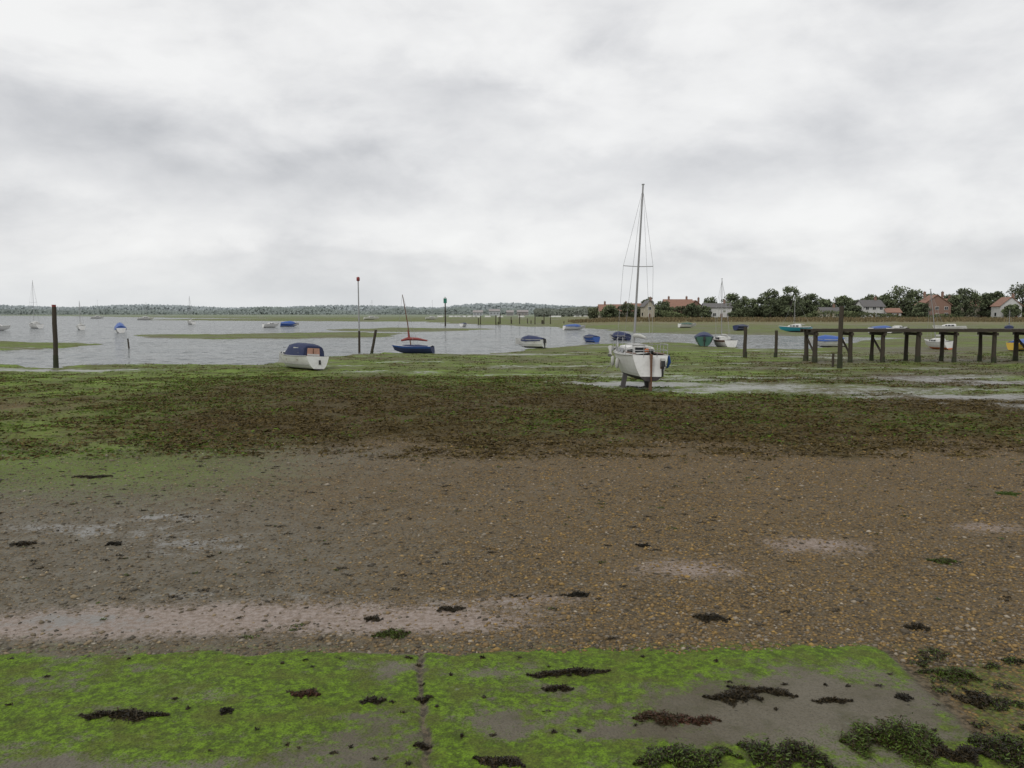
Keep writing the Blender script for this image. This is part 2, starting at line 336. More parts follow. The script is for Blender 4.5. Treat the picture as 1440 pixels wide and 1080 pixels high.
for x,y,L,W,h,cols in [(-3.36,6.68,.75,.05,.03,[DK,BR]),(-1.25,6.94,.22,.05,.02,[DK,BR]),(-1.89,7.07,.26,.05,.03,[BR,RD]),(.55,7.5,.80,.05,.03,[DK,BR]),
 (.42,7.17,.28,.04,.03,[DK,BR]),(2.0,7.0,.5,.08,.05,[DK,BR]),(2.3,7.12,.6,.05,.04,[DK,BR]),(1.3,6.62,.5,.07,.04,[RD,BR,BR]),(1.6,6.58,.35,.04,.03,[RD,BR]),(2.88,6.94,.35,.03,.02,[DK,BR]),
 (1.37,5.98,.85,.13,.08,[BR,GR,GR,DK]),(2.15,6.02,.7,.15,.10,[DK,BR,GR]),(3.08,6.25,.8,.18,.12,[BR,GR,GR,BR]),(3.95,6.1,.5,.2,.1,[DK,BR,GR]),(3.5,6.05,.5,.09,.06,[BR,DK]),(4.19,7.0,.3,.12,.06,[BR,DK]),(4.3,7.5,.4,.1,.06,[BR,GR]),
 (4.52,8.7,.26,.07,.03,[DK,BR]),(2.29,8.95,.4,.08,.03,[BR,DK]),(.82,9.74,.3,.06,.03,[DK]),(-.72,9.25,.32,.06,.03,[DK,BR]),(-1.59,8.95,.2,.06,.02,[BR,DK]),(-1.32,8.5,.4,.08,.03,[BR,GR]),
 (-6.05,11.97,.26,.07,.03,[DK]),(6.1,11.1,.42,.1,.03,[GR,BR]),(1.98,11.85,.22,.05,.02,[DK]),(-2.5,6.75,.12,.04,.02,[DK]),(-7.4,11.9,.35,.08,.03,[DK,BR]),(9.6,15.3,.5,.1,.03,[GR]),
 (3.55,7.0,.14,.05,.02,[DK]),(-.8,7.0,.16,.03,.02,[BR,DK]),(-.72,6.2,.14,.03,.02,[BR,DK]),(-.1,5.95,.4,.05,.03,[DK,BR]),(-9,17,.8,.12,.03,[DK,BR])]:
    clump(x,y,L,W,h,int(6500*L*(W/.08)**.8),cols)
for i in range(520):
    y=8.2+13.5*random.random()**.7; x=random.uniform(-.7,.7)*y; s_=random.random()**2
    clump(x,y,.04+.18*s_,.015+.03*s_,.012,int(15+60*s_),[BR,DK] if random.random()<.7 else [GR,BR],random.uniform(-.6,.6))
for i in range(70):
    y=random.uniform(5.8,7.9); x=random.uniform(-.7,.7)*y
    clump(x,y,random.uniform(.02,.08),random.uniform(.01,.02),.010,int(random.uniform(8,40)),[BR,DK])
for i in range(60):
    y=random.uniform(5.6,8.1); x=random.uniform(3.95,5.6)
    clump(x,y,random.uniform(.08,.3),random.uniform(.03,.09),.03,int(random.uniform(80,350)),[BR,DK,GR],random.uniform(-1,1))
C=np.concatenate(Cs); V,Fq=quads(C,np.concatenate(SA),np.concatenate(SB),.45)
wr=attrmat('wrack',.5,.25)
np_mesh('seaweed',V,Fq,wr,np.repeat(np.concatenate(CO),4,0))
# wrack belt (bulk)
N=12000
y=np.concatenate([19+rng.random(N)**1.05*25,40+rng.random(N//2)*32]); x=rng.uniform(-.75,.75,len(y))*y
we,al,_,_,pu,_=zones(x,y,slab_mask(x,y),joint_mask(x,y)); sdp=creek_sd(x,y)
nn=fbm(x*.9,y*.9,3,88)-.5
k=(we+nn*1.3+rng.random(len(y))*.6>.80)&(pu<.35)&(sdp<-.02); x=x[k];y=y[k]; al=al[k]
K=20; n=len(x); sz=rng.uniform(.06,.26,n)
cx=(x[:,None]+rng.normal(0,1,(n,K))*sz[:,None]*1.7).ravel(); cy=(y[:,None]+rng.normal(0,1,(n,K))*sz[:,None]*.9).ravel()
cz=ground_h(cx,cy)+np.abs(rng.normal(0,.13,(n,K))*sz[:,None]).ravel()+.004
col=np.where((rng.random(n)<np.clip(al-.15,0,.4))[:,None],GR*.95,np.where((rng.random(n)<.6)[:,None],np.array((.078,.056,.020)),np.array((.110,.082,.030))))
col=np.repeat(col,K,0)*rng.uniform(.6,1.35,(n*K,1))
V,Fq=quads(np.stack([cx,cy,cz],1),rng.uniform(.02,.070,n*K),rng.uniform(.010,.028,n*K),.16)
np_mesh('seaweed_bed',V,Fq,attrmat('wrack_bed',.8,.08,.2),np.repeat(col,4,0))
# ---------------------------------------------------------------- materials
WH=mat('white_gelcoat',(.66,.66,.64),.35,.3,1.6,dirtcol=(.27,.24,.18)); NAVY=mat('navy_canvas',(.02,.03,.085),.7,.2); BLUE=mat('blue_paint',(.03,.09,.32),.45,.2)
ANTI=mat('antifoul',(.035,.03,.03),.7,.5); GREYD=mat('deck_grey',(.38,.38,.36),.6,.3); GLASS=mat('dark_glass',(.015,.018,.02),.12,.0); ALU=mat('alloy_spar',(.28,.28,.28),.45,.2)
STEEL=mat('stainless',(.45,.45,.45),.3,.1,metal=.6); VARN=mat('varnished_wood',(.13,.06,.03),.45,.3); TAN=mat('tan_panel',(.45,.25,.18),.6,.2); RED=mat('red_paint',(.22,.04,.035),.6,.3)
GREEN=mat('green_paint',(.02,.09,.06),.5,.25); TURQ=mat('turquoise_paint',(.03,.25,.32),.45,.2); YEL=mat('yellow_paint',(.5,.33,.04),.5,.2); ORG=mat('orange_paint',(.5,.14,.04),.5,.2)
PILE=mat('weathered_timber',(.050,.040,.028),.85,.5,2,dirtcol=(.02,.022,.012)); PILEG=mat('weedy_timber',(.028,.033,.014),.8,.5); SAIL=mat('sail_cloth',(.45,.45,.42),.7,.2); ROPE=mat('rigging',(.34,.34,.34),.5,.1); BLK=mat('black_plastic',(.02,.02,.02),.4,.1)
# ---------------------------------------------------------------- boats
def hull(mb,L,Bm,D,mh,mbot,md,wl=.3,transom=.8,decked=True,stripe=None,floor=.45,fine=2.2):
    ns,nk=18,8; rings=[];
    def hb(s):
        if s<.42: return Bm/2*(transom+(1-transom)*math.sin(math.pi/2*s/.42))
        return Bm/2*max(.015,(1-((s-.42)/.58)**fine))
    def zs(s): return D*(1+.06*(1-s)**2*2-.02+.24*s**2.4)
    def zk(s): return D*(.03*(1-s))+D*(.55*max(0,(s-.62)/.38)**2.2)
    def yo(s,z): return (s-.5)*L+.10*L*(z/D)*s**5
    for i in range(ns):
        s=i/(ns-1); b=hb(s); r=[]
        for j in range(-nk,nk+1):
            a=abs(j)/nk; xx=b*(a**.55)*(1 if j>0 else -1); z=zk(s)+(zs(s)-zk(s))*a**1.7
            if j==0: xx=0
            r.append(Vector((xx,yo(s,z)-.04*L*(1-s)**8*(-z/D+1),z)))
        rings.append(r)
    n=2*nk+1
    for i in range(ns-1):
        for k in range(n-1):
            q=[rings[i][k],rings[i][k+1],rings[i+1][k+1],rings[i+1][k]]; za=sum(v.z for v in q)/4
            s_=(i+.5)/(ns-1)
            mm=mbot if za<wl*D else mh
            if stripe and za>zs(s_)*.86: mm=stripe
            mb.add(q,[(0,1,2,3)],mm,True)
    tr=rings[0]; mb.add(tr,[tuple(range(n))],mh)
    lowtr=[v+Vector((0,-.004,0)) for v in tr if v.z<wl*D]
    if len(lowtr)>2: mb.add(lowtr,[tuple(range(len(lowtr)))],mbot)
    for sgn,ix in ((-1,0),(1,n-1)):
        mb.tube([rings[i][ix]+Vector((0,0,.0)) for i in range(ns)],.022+.006*L/6,stripe or md,6)
    ins=.90 if not decked else .97
    top=[[Vector((-hb(i/(ns-1))*ins,rings[i][0].y,rings[i][0].z+.005)),Vector((0,rings[i][0].y,rings[i][0].z+.005+(.05*Bm if decked else 0))),Vector((hb(i/(ns-1))*ins,rings[i][0].y,rings[i][0].z+.005))] for i in range(ns)]
    if decked: mb.loft(top,md,False,False,True)
    else:
        for i in range(ns-1):
            for sgn,ix in ((0,0),(2,n-1)):
                a,b_=rings[i][ix],rings[i+1][ix]; c,d=top[i][sgn],top[i+1][sgn]
                mb.add([a,b_,d,c],[(0,1,2,3)],md)
                c2=Vector((c.x*.85,c.y,D*floor)); d2=Vector((d.x*.85,d.y,D*floor+.0))
                mb.add([c,d,d2,c2],[(0,1,2,3)],md)
        fl=[[Vector((t_[0].x*.85,t_[0].y,D*floor)),Vector((t_[2].x*.85,t_[2].y,D*floor))] for t_ in top]; mb.loft(fl,md,False,False)
        for s in (.25,.55): mb.box((0,(s-.5)*L,D*.75),(hb(s)*1.8,.22,.03),VARN)
    return hb,zs
def cabin(mb,L,Bm,z0,y0,y1,h,m,wf=.62,win=True):
    rs=[]
    for k,(s,hh,ww) in enumerate([(0,.0,1),(0.0,.92,.86),(.08,1,.82),(.6,.95,.76),(.92,.55,.6),(1,.0,.5)]):
        y=y0+(y1-y0)*s; w=Bm*wf/2*ww; z=z0+h*hh
        rs.append((y,w,z))
    rings=[]
    for y,w_,z in rs:
        rings.append([Vector((-w_*1.12,y,z0-.05)),Vector((-w_,y,z*.9+z0*.1)),Vector((-w_*.6,y,z+.02)),Vector((0,y,z+.04)),Vector((w_*.6,y,z+.02)),Vector((w_,y,z*.9+z0*.1)),Vector((w_*1.12,y,z0-.05))])
    mb.loft(rings,m,False,True)
    if win:
        for sg in (-1,1):
            for a,b in ((.14,.34),(.40,.58),(.64,.76)):
                ya=y0+(y1-y0)*a; yb=y0+(y1-y0)*b
                w2=Bm*wf/2*(.99-.12*a); w3=Bm*wf/2*(.99-.12*b)
                mb.add([(sg*w2*1.03,ya,z0+h*.3),(sg*w3*1.03,yb,z0+h*.3),(sg*w3*.96,yb,z0+h*.72),(sg*w2*.96,ya,z0+h*.72)],[(0,1,2,3)],GLASS)
def rig(mb,y,z0,h,r=.045,spr=True,lean=0,L=6,Bm=2.2,boom=True,sailc=SAIL,m=None,stays=.010):
    m=m or ALU; top=Vector((lean*h,y-.01*h,z0+h)); mb.tube([(0,y,z0),top],[r,r*.65],m,8)
    mb.box(top+Vector((0,0,.05)),(.10,.16,.05),ALU)
    if spr:
        sp=Vector((lean*h*.52,y,z0+h*.50)); hw=Bm*.36
        mb.tube([sp+Vector((-hw,0,.03)),sp,sp+Vector((hw,0,.03))],.018,m,6)
    for sg in (-1,1):
        if spr: mb.tube([(sg*Bm*.43,y-.15,z0-.2),sp+Vector((sg*hw,0,.03)),top*.98+Vector((0,0,.02*z0))],stays,ROPE,4)
        else: mb.tube([(sg*Bm*.43,y-.15,z0-.2),top],stays,ROPE,4)
    mb.tube([(0,L*.52,z0-.1),top],stays,ROPE,4); mb.tube([(0,-L*.5,z0-.2),top],stays,ROPE,4)
    if boom:
        b0=Vector((0,y-.05,z0+.45)); b1=Vector((.08,y-.40*L,z0+.40)); mb.tube([b0,b1],.03,m,6)
        mb.tube([b0+Vector((0,-.1,.06)),(b0+b1)/2+Vector((0,0,.10)),b1+Vector((0,.2,.05))],[.10,.09,.05],sailc,8)
def place(mb,name,t,Yd,L,az,zoff=0,roll=0,pitch=0,afloat=False):
    X_=t*Yd; z=(WATER if afloat else gz(X_,Yd))+zoff
    return mb.build(name,(X_,Yd,z),Euler((math.radians(pitch),math.radians(roll),math.radians(-az)),'XYZ'))
# main bilge keel sailboat
LX,LY=5.84,38.0; e=empty('sailboat',(LX,LY,gz(LX,LY-2)),(0,math.radians(1.0),math.radians(5)))
L,Bm,D=5.3,2.0,1.08; K=.46
h=MB(); hb,zs=hull(h,L,Bm,D,WH,ANTI,GREYD,.26,.80,True,None)
h.v=[(a,b,c+K) for a,b,c in h.v]
h.build('hull',parent=e)
k=MB()
for sg in (-1,1):
    k.loft([[Vector((sg*(.48+.12*q)+dx*w_,y_,zz)) for dx,y_ in ((-.05,0),(0,.5),(.05,0),(0,-.5))] for q,zz,w_ in ((0,K+.2,1.3),(1,-.04,1.1))],ANTI)
    k.box((sg*.6,0,.0),(.16,.9,.06),ANTI)
k.build('bilge_keels',parent=e)
c=MB(); zd=D+K
cabin(c,L,Bm,zd-.02,-.8,1.9,.46,WH,.74)
c.box((0,-.83,zd+.16),(.50,.04,.46),GLASS); c.box((0,-.86,zd+.40),(.60,.05,.05),WH)
c.box((-.48,-.82,zd+.20),(.28,.03,.18),GLASS); c.box((.48,-.82,zd+.20),(.28,.03,.18),GLASS)
for sg in (-1,1):
    c.box((sg*.70,-1.65,zd+.06),(.12,1.7,.16),WH); c.box((sg*.66,-1.65,zd+.16),(.18,1.5,.03),VARN)
c.box((0,-2.5,zd+.04),(1.42,.16,.12),WH); c.box((0,.6,zd+.49),(.6,.6,.06),GREYD); c.box((-.05,-.4,zd+.49),(.62,.8,.05),WH)
c.build('cabin_and_cockpit',parent=e)
q=MB()
def rail(pts,r=.014): q.tube(pts,r,STEEL,6)
zr=zd+.58
for hz in (zr,zr-.27): rail([(-.88,-1.6,hz),(-.84,-2.4,hz),(-.72,-2.64,hz),(.72,-2.64,hz),(.84,-2.4,hz),(.88,-1.6,hz)],.016)
for x_,y_ in ((-.88,-1.6),(-.78,-2.58),(-.3,-2.64),(.3,-2.64),(.78,-2.58),(.88,-1.6)): rail([(x_,y_,zd-.02),(x_,y_,zr)])
for sg in (-1,1):
    P=[(-.6,1.0),(.7,.95),(1.7,.6)]
    for yy_,xx_ in P: rail([(sg*xx_,yy_,zd),(sg*xx_,yy_,zr)])
    for hz in (zr,zr-.27): q.tube([(sg*.88,-1.6,hz)]+[(sg*xx_,yy_,hz) for yy_,xx_ in P]+[(sg*.4,2.4,hz+.1)],.006,STEEL,4)
rail([(-.4,2.2,zd+.15),(-.38,2.35,zr+.15),(0,2.9,zr+.2),(.38,2.35,zr+.15),(.4,2.2,zd+.15)],.018); rail([(0,2.85,zd+.2),(0,2.9,zr+.2)],.014)
q.build('guard_rails',parent=e)
q=MB(); rig(q,.5,zd+.38,7.55,.058,True,.026,L,Bm,stays=.007); q.build('mast_and_rigging',parent=e)
q=MB(); q.box((0,-2.78,.98),(.055,.26,1.2),VARN); q.box((0,-2.78,.34),(.05,.36,.5),VARN); q.box((0,-2.78,1.60),(.08,.24,.2),VARN); q.tube([(0,-2.73,1.68),(0,-1.8,1.85)],.025,VARN,6)
q.build('rudder',parent=e)
q=MB(); q.box((.52,-2.82,1.30),(.18,.28,.28),BLK,taper=.75); q.box((.52,-2.80,1.47),(.20,.30,.10),GREYD,taper=.8); q.box((.52,-2.80,.95),(.07,.12,.45),BLK); q.box((.52,-2.70,1.2),(.18,.10,.28),VARN)
q.tube([(.52,-2.75,.74),(.52,-2.9,.74)],[.04,.03],BLK); q.build('outboard_motor',parent=e)
q=MB()
for x_,y_,z_ in ((-1.0,-.5,1.15),(-.98,.6,1.2),(1.03,-1.2,1.15)): q.tube([(x_,y_,z_-.24),(x_,y_,z_-.18),(x_,y_,z_+.18),(x_,y_,z_+.24)],[.03,.09,.09,.03],SAIL,10)
q.tube([(-.85,1.9,zd-.15),(-.75,2.2,zd+.2),(-.4,2.5,zd+.2)],[.12,.16,.1],SAIL,8); q.tube([(.9,-2.2,zd-.45),(.95,-2.35,zd-.2),(.88,-2.4,zd+.1)],[.05,.08,.05],BLUE,8); q.tube([(-.2,-2.45,zd+.3),(-.05,-2.45,zd+.32)],.08,ORG,8)
q.build('fenders_and_gear',parent=e)
q=MB(); q.tube([(-.6,2.2,1.1),(-1.1,4,.02),(-1.8,6,.02)],.012,ROPE,4); q.build('mooring_rope',parent=e)
# cuddy motor boat with navy canopy
b=MB(); hb,zs=hull(b,4.3,1.85,.78,WH,ANTI,GREYD,.16,.84,False,None,.4); cabin(b,4.3,1.85,.8,.15,1.75,.30,WH,.72,True)
rings=[]
for y_,w_,z_ in ((-1.65,.74,.0),(-1.60,.74,.66),(-1.1,.80,.80),(-.2,.78,.84),(.35,.72,.74),(.95,.58,.30)):
    rings.append([Vector((x_*w_,y_,.80+max(0,z_)*q_)) for x_,q_ in ((-1.05,0),(-1,.55),(-.82,.9),(-.4,1),(.4,1),(.82,.9),(1,.55),(1.05,0))])
b.loft(rings,NAVY,False,False,True)
b.add([(-.70,-1.66,.80),(.70,-1.66,.80),(.64,-1.62,1.30),(.44,-1.61,1.44),(-.44,-1.61,1.44),(-.64,-1.62,1.30)],[(0,1,2,3,4,5)],NAVY)
b.add([(-.50,-1.70,.84),(.40,-1.70,.84),(.38,-1.65,1.34),(-.44,-1.65,1.34)],[(0,1,2,3)],TAN); b.box((-.06,-1.71,1.08),(.04,.02,.46),VARN); b.box((-.06,-1.715,.93),(.82,.02,.10),WH)
for sg in (-1,1):
    b.add([(sg*.815,-1.2,1.0),(sg*.805,-.5,1.02),(sg*.76,-.5,1.36),(sg*.76,-1.1,1.34)],[(0,1,2,3)],GREYD)
b.box((.1,-2.18,.50),(.14,.20,.26),BLK,taper=.7); b.box((.1,-2.18,.26),(.06,.10,.36),BLK); b.tube([(-.35,1.4,1.0),(-.35,1.6,1.22),(0,2.2,1.28),(.35,1.6,1.22),(.35,1.4,1.0)],.015,STEEL,6)
place(b,'motor_boat',-.2650,50.5,4.3,-44,0.02,4)
# blue dinghy with leaning mast and red sail
b=MB(); hull(b,3.3,1.6,.62,NAVY,ANTI,GREYD,.12,.75,True,BLUE); b.loft([[Vector((x_*w_,y_,.66+hh*q_)) for x_,q_ in ((-1,0),(-.5,.7),(0,1),(.5,.7),(1,0))] for y_,w_,hh in ((-1.6,.6,.05),(-.4,.72,.18),(.7,.5,.16),(1.6,.1,.08))],NAVY,False,False,True)
b.tube([(0,.3,.6),(0,.62,2.8),(.0,1.05,5.2)],[.055,.05,.03],VARN,8)
b.tube([(0,1.2,1.18),(0,.6,1.34),(0,-.3,1.32),(0,-1.2,1.18)],[.08,.15,.13,.06],RED,8); b.tube([(0,.45,1.3),(0,.56,2.1)],[.11,.06],RED,6)
b.tube([(0,1.05,5.2),(0,1.7,.7)],.010,ROPE,4); b.tube([(0,1.05,5.2),(.6,-.2,.7)],.010,ROPE,4); b.tube([(0,1.05,5.2),(-.6,-.2,.7)],.010,ROPE,4)
place(b,'sailing_dinghy',-.1215,70.5,3.3,-78)
def tarp(b,L,Bm,D,m,h=.3,a=-.48,z=.0,bb=.38):
    b.loft([[Vector((x_*w_*Bm/2,y_*L,D*1.04+z+hh*h*q_)) for x_,q_ in ((-1.02,-.35),(-.98,.15),(-.5,.75),(0,1),(.5,.75),(.98,.15),(1.02,-.35))] for y_,w_,hh in ((a,.84,.5),(-.2,.98,.9),(.1,.98,1.1),(.28,.75,.8),(bb,.4,.4))],m,False,True,True)
def boat(name,t,Yd,L,Bm,D,az,mh,mbot=ANTI,cover=None,cab=None,mast=0,afloat=False,roll=0,lean=0,wl=.2,stripe=None,ch=.3,outb=False,zo=None):
    b=MB(); hull(b,L,Bm,D,mh,mbot,GREYD,wl,.8,cover is None and cab is not None,stripe)
    if cab is not None: cabin(b,L,Bm,D*1.02,-.15*L,.32*L,max(.3,.1*L),cab,.7)
    if cover is not None: tarp(b,L,Bm,D,cover,ch)
    if mast: rig(b,.1*L,D*1.1,mast,.05,mast>6,lean,L,Bm,True,SAIL if cover is None else cover,None,.012)
    if outb: b.box((0,-L*.53,D*.95),(.25,.28,.4),BLK,taper=.7); b.box((0,-L*.53,D*.45),(.09,.14,.7),BLK)
    afloat=afloat and float(creek_sd(np.array([t*Yd]),np.array([float(Yd)]))[0])>0
    return place(b,name,t,Yd,L,az,(-.12*D if afloat else .0) if zo is None else zo,roll,0,afloat)
boat('covered_boat',.0235,79.5,3.0,1.4,.78,-55,WH,ANTI,NAVY,None,0,False,3,ch=.42,outb=True,zo=.05)
boat('covered_boat',.0975,100,2.6,1.4,.7,-30,BLUE,ANTI,NAVY,None,0,True,ch=.3)
boat('motor_boat',.134,107,3.0,1.5,.7,-40,NAVY,ANTI,NAVY,WH,0,True,ch=.5)
boat('motor_boat',.0765,172,4.4,1.8,.9,70,WH,ANTI,BLUE,None,0,True,ch=.4)
boat('fishing_boat',.2385,86,4.2,2.0,1.0,12,GREEN,ANTI,NAVY,None,0,True,ch=.5,stripe=GREEN,outb=True)
boat('small_sailboat',.2625,85.5,4.2,1.8,.8,-8,WH,ANTI,None,WH,6.4,True,0,-.02,stripe=VARN)
boat('sailboat',.3535,148,5.2,2.0,.85,-60,TURQ,ANTI,None,WH,5.6,False,0,.03)
boat('covered_boat',.393,84,3.2,1.6,.78,-62,WH,ANTI,BLUE,None,0,True,ch=.45)
boat('motor_boat',.460,140,4.6,1.9,.85,80,WH,ANTI,BLUE,None,0,False,ch=.4)
boat('motor_boat',.479,139,4.2,1.9,.85,60,WH,ANTI,None,WH,0,False)
boat('small_sailboat',.5305,78,3.0,1.5,.72,-12,WH,ORG,None,WH,5.0,False,-5,-.09,wl=.35)
boat('motor_boat',.545,150,5,2,.9,-70,WH,ANTI,None,WH,0,False)
boat('covered_boat',.634,74,3.0,1.5,.7,60,YEL,ANTI,BLUE,None,0,ch=.35)
boat('motor_boat',.617,150,3.5,1.6,.9,30,NAVY,ANTI,NAVY,None,3,False)
boat('motor_boat',.285,160,4,1.8,.9,50,NAVY,ANTI,NAVY,None,0,False); boat('covered_boat',.217,190,4,1.8,.9,70,WH,ANTI,GREEN,None,0,False)
boat('sailboat',-.592,190,6.0,2.2,1.0,-50,WH,NAVY,None,WH,10.2,True,0,.01)
boat('small_sailboat',-.5355,172,4.2,1.8,.9,-35,WH,NAVY,None,WH,5.2,True)
boat('motor_boat',-.4865,148,4.4,2.0,.9,-30,WH,NAVY,BLUE,None,0,True,ch=1.0); boat('motor_boat',-.642,165,4.5,2,.9,60,WH,ANTI,None,WH,0,True)
boat('sailboat',-.3985,255,5,2.0,.9,-40,WH,ANTI,None,WH,8.0,True,0,-.01); boat('sailboat',-.455,420,7,2.4,1.1,70,WH,ANTI,None,WH,8,True)
boat('motor_boat',-.300,200,3.6,1.7,.9,50,WH,ANTI,None,WH,0,True); boat('motor_boat',-.277,215,4.2,1.8,.9,70,BLUE,ANTI,BLUE,None,0,True,ch=.6)
boat('sailboat',-.175,420,7,2.4,1.1,70,WH,ANTI,None,WH,9,True); boat('sailboat',-.515,520,7,2.4,1.1,60,WH,ANTI,None,WH,11,True); boat('sailboat',-.10,430,6,2.4,1.1,80,WH,ANTI,None,WH,9,True)
boat('motor_boat',-.06,215,3.0,1.5,.8,20,WH,ANTI,NAVY,None,0,True)
# ---------------------------------------------------------------- posts, pier
def pile(b,x,y,z0,z1,r,m=PILE,lean=(0,0)):
    n=5; pts=[];rs=[]
    for i in range(n):
        a=i/(n-1); pts.append((x+lean[0]*a+random.uniform(-.02,.02),y+lean[1]*a,z0+(z1-z0)*a)); rs.append(r*(1.08-.12*a)*random.uniform(.95,1.05))
    b.tube(pts,rs,m,9)
    b.tube([pts[0],tuple(np.array(pts[0])*(1-.28)+np.array(pts[-1])*.28)],[rs[0]*1.22,rs[0]*1.06],PILEG,9,False)
def post(name,t,Yd,ht,r,lean=(0,0),extra=None):
    x=t*Yd; z=gz(x,Yd); b=MB(); pile(b,0,0,-.3,ht,r,PILE,lean)
    if extra: extra(b,ht,lean)
    return b.build(name,(x,Yd,z))
post('mooring_post',-.5685,53,4.1,.14,(.05,0),lambda b,h,l:b.tube([(l[0],0,h),(l[0],0,h+.14)],.13,RED,9))
def cage(b,h,l):
    b.tube([(l[0],0,h),(l[0],0,h+.06),(l[0],0,h+.34),(l[0],0,h+.4)],[.06,.15,.15,.05],RED,10); b.tube([(l[0],0,h-.35),(l[0],0,h)],.05,RED,8)
b=MB(); b.tube([(0,0,-.3),(.02,0,2.4)],[.11,.10],PILE,9); b.tube([(.02,0,2.2),(0,0,6.95)],[.065,.05],ALU,8); cage(b,6.9,(0,0)); b.build('channel_marker_pole',(-13.97,73.5,gz(-13.97,73.5)))
post('mooring_post',-.176,72,2.3,.12,(.5,0)); post('mooring_post',-.476,82,1.6,.08,(-.15,0)); post('mooring_post',.4085,51,3.95,.14,(.0,0)); post('mooring_post',.290,63,2.4,.14); post('mooring_post',.3285,63,2.1,.12)
post('mooring_post',.4,52.2,.9,.08)
b=MB(); b.tube([(0,0,-1),(0,0,7.0)],[.22,.16],PILE,9); b.box((0,-.1,6.9),(.9,.12,1.3),mat('green_board',(.02,.16,.11),.5,.2)); b.box((0,-.1,7.75),(.5,.1,.35),WH); b.box((0,0,4.2),(.5,.5,.12),PILE); b.build('channel_marker_beacon',(-18.2,220,WATER))
b=MB(); random.seed(11)
xs=[21.5,24.0,26.3,28.8,31.4,34.2,36.8,39.4,42,44.6]; y0,y1=57.0,58.7; zt=2.15
for x in xs:
    for y in (y0,y1):
        pile(b,x,y,gz(x,y)-.3,zt+random.uniform(.1,.32) if random.random()<.6 else zt,.14+random.uniform(-.02,.03))
    b.box((x,(y0+y1)/2,zt-.14),(.16,y1-y0+.7,.2),PILE)
    if random.random()<.5: b.box((x,(y0+y1)/2,1.15),(.08,2.1,.14),PILE,(math.radians(35),0,0))
for y in (y0-.20,y0+.6,y1-.4,y1+.2): b.box(((xs[0]+xs[-1])/2,y,zt+.08),(xs[-1]-xs[0]+.8,.12,.16),PILE)
x=xs[0]-.3
while x<xs[-1]+.3:
    if random.random()<.9: b.box((x,(y0+y1)/2+random.uniform(-.05,.05),zt+.185),(.19,y1-y0+.5,.045),PILE,(0,random.uniform(-.02,.02),0))
    x+=.225
b.box((22.4,y0-.3,zt+.15),(2.0,.08,.14),PILE); b.build('timber_jetty')
b=MB()
for i in range(20): pile(b,random.uniform(-12,18),255+random.uniform(-12,12),-.4,random.choice([.9,1.3,1.8,2.6,3.2])*random.uniform(.8,1.1),.14)
b.build('distant_mooring_posts')
# ---------------------------------------------------------------- trees, houses
LF=attrmat('foliage',.85,.08,.1); BARK=mat('bark',(.07,.06,.05),.9,.3)
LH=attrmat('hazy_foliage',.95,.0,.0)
def tree(t,Yd,ht,w,base=.04,n=2600,tone=1.0,name='broadleaf_tree'):
    x=t*Yd; z=gz(x,Yd); e=empty(name,(x,Yd,z)); b=MB()
    b.tube([(0,0,-.3),(.1,0,ht*.3),(0,.1,ht*.62)],[ht*.03,ht*.022,ht*.010],BARK,7)
    nc=int(24+w*2.4); cen=[]
    for i in range(nc):
        a=random.uniform(0,6.28); hh=random.uniform(base+.08,.92); pr=math.sin(math.pi*min(1,max(.16,(hh+.18)/(1.22))))**.7
        rr=w/2*.82*pr*random.uniform(.25,1); cen.append((rr*math.cos(a),rr*math.sin(a),hh*ht,w*random.uniform(.10,.17)))
        if i%3==0: b.tube([(0,0,ht*random.uniform(.2,.45)),(rr*math.cos(a)*.5,rr*math.sin(a)*.5,hh*ht*.8),(rr*math.cos(a),rr*math.sin(a),hh*ht)],[ht*.011,ht*.007,.03],BARK,5)
    b.build('trunk',parent=e)
    cen=np.array(cen); ci=rng.integers(0,nc,n); d=unit(n)*rng.random((n,1))**.4
    P=cen[ci,:3]+d*cen[ci,3:4]*np.array([1,1,.8])
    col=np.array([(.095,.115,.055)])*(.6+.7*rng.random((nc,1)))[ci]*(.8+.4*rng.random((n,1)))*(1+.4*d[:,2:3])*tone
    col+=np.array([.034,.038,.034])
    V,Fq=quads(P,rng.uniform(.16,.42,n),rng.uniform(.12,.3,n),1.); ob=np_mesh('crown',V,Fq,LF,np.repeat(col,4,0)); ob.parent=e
for t,Yd,ht,w in [(.120,360,5,11),(.142,365,6,10),(.168,372,9,7),(.188,360,7,10),(.222,365,6,9),(.247,372,9,11),(.272,360,10,13),(.290,356,9,11),(.320,352,12,11),(.3455,350,13,12),(.370,356,10,12),(.388,350,8,10),(.41,352,9,11),(.425,345,7,9),
  (.463,352,10,11),(.482,349,13,17),(.498,352,11.5,13),(.52,358,10,11),(.548,332,9,9),(.561,340,12,13),(.589,346,10.5,11),(.603,345,11,9),(.632,332,13.5,15),(.655,330,13.5,13),(.69,330,12,12),(.73,330,13,14),(.78,330,11,14),(.445,365,10,13),(.305,362,9,12),(.335,362,9,12),(.358,365,9,12),(.54,360,10,12),(.575,362,10,13),(.508,330,6,8),(.425,331,5,7),(.62,318,5,7),(.24,328,4.5,6),(.27,330,5,8)]:
    tree(t,Yd,ht*1.04,w,.04,tone=random.uniform(.8,1.2))
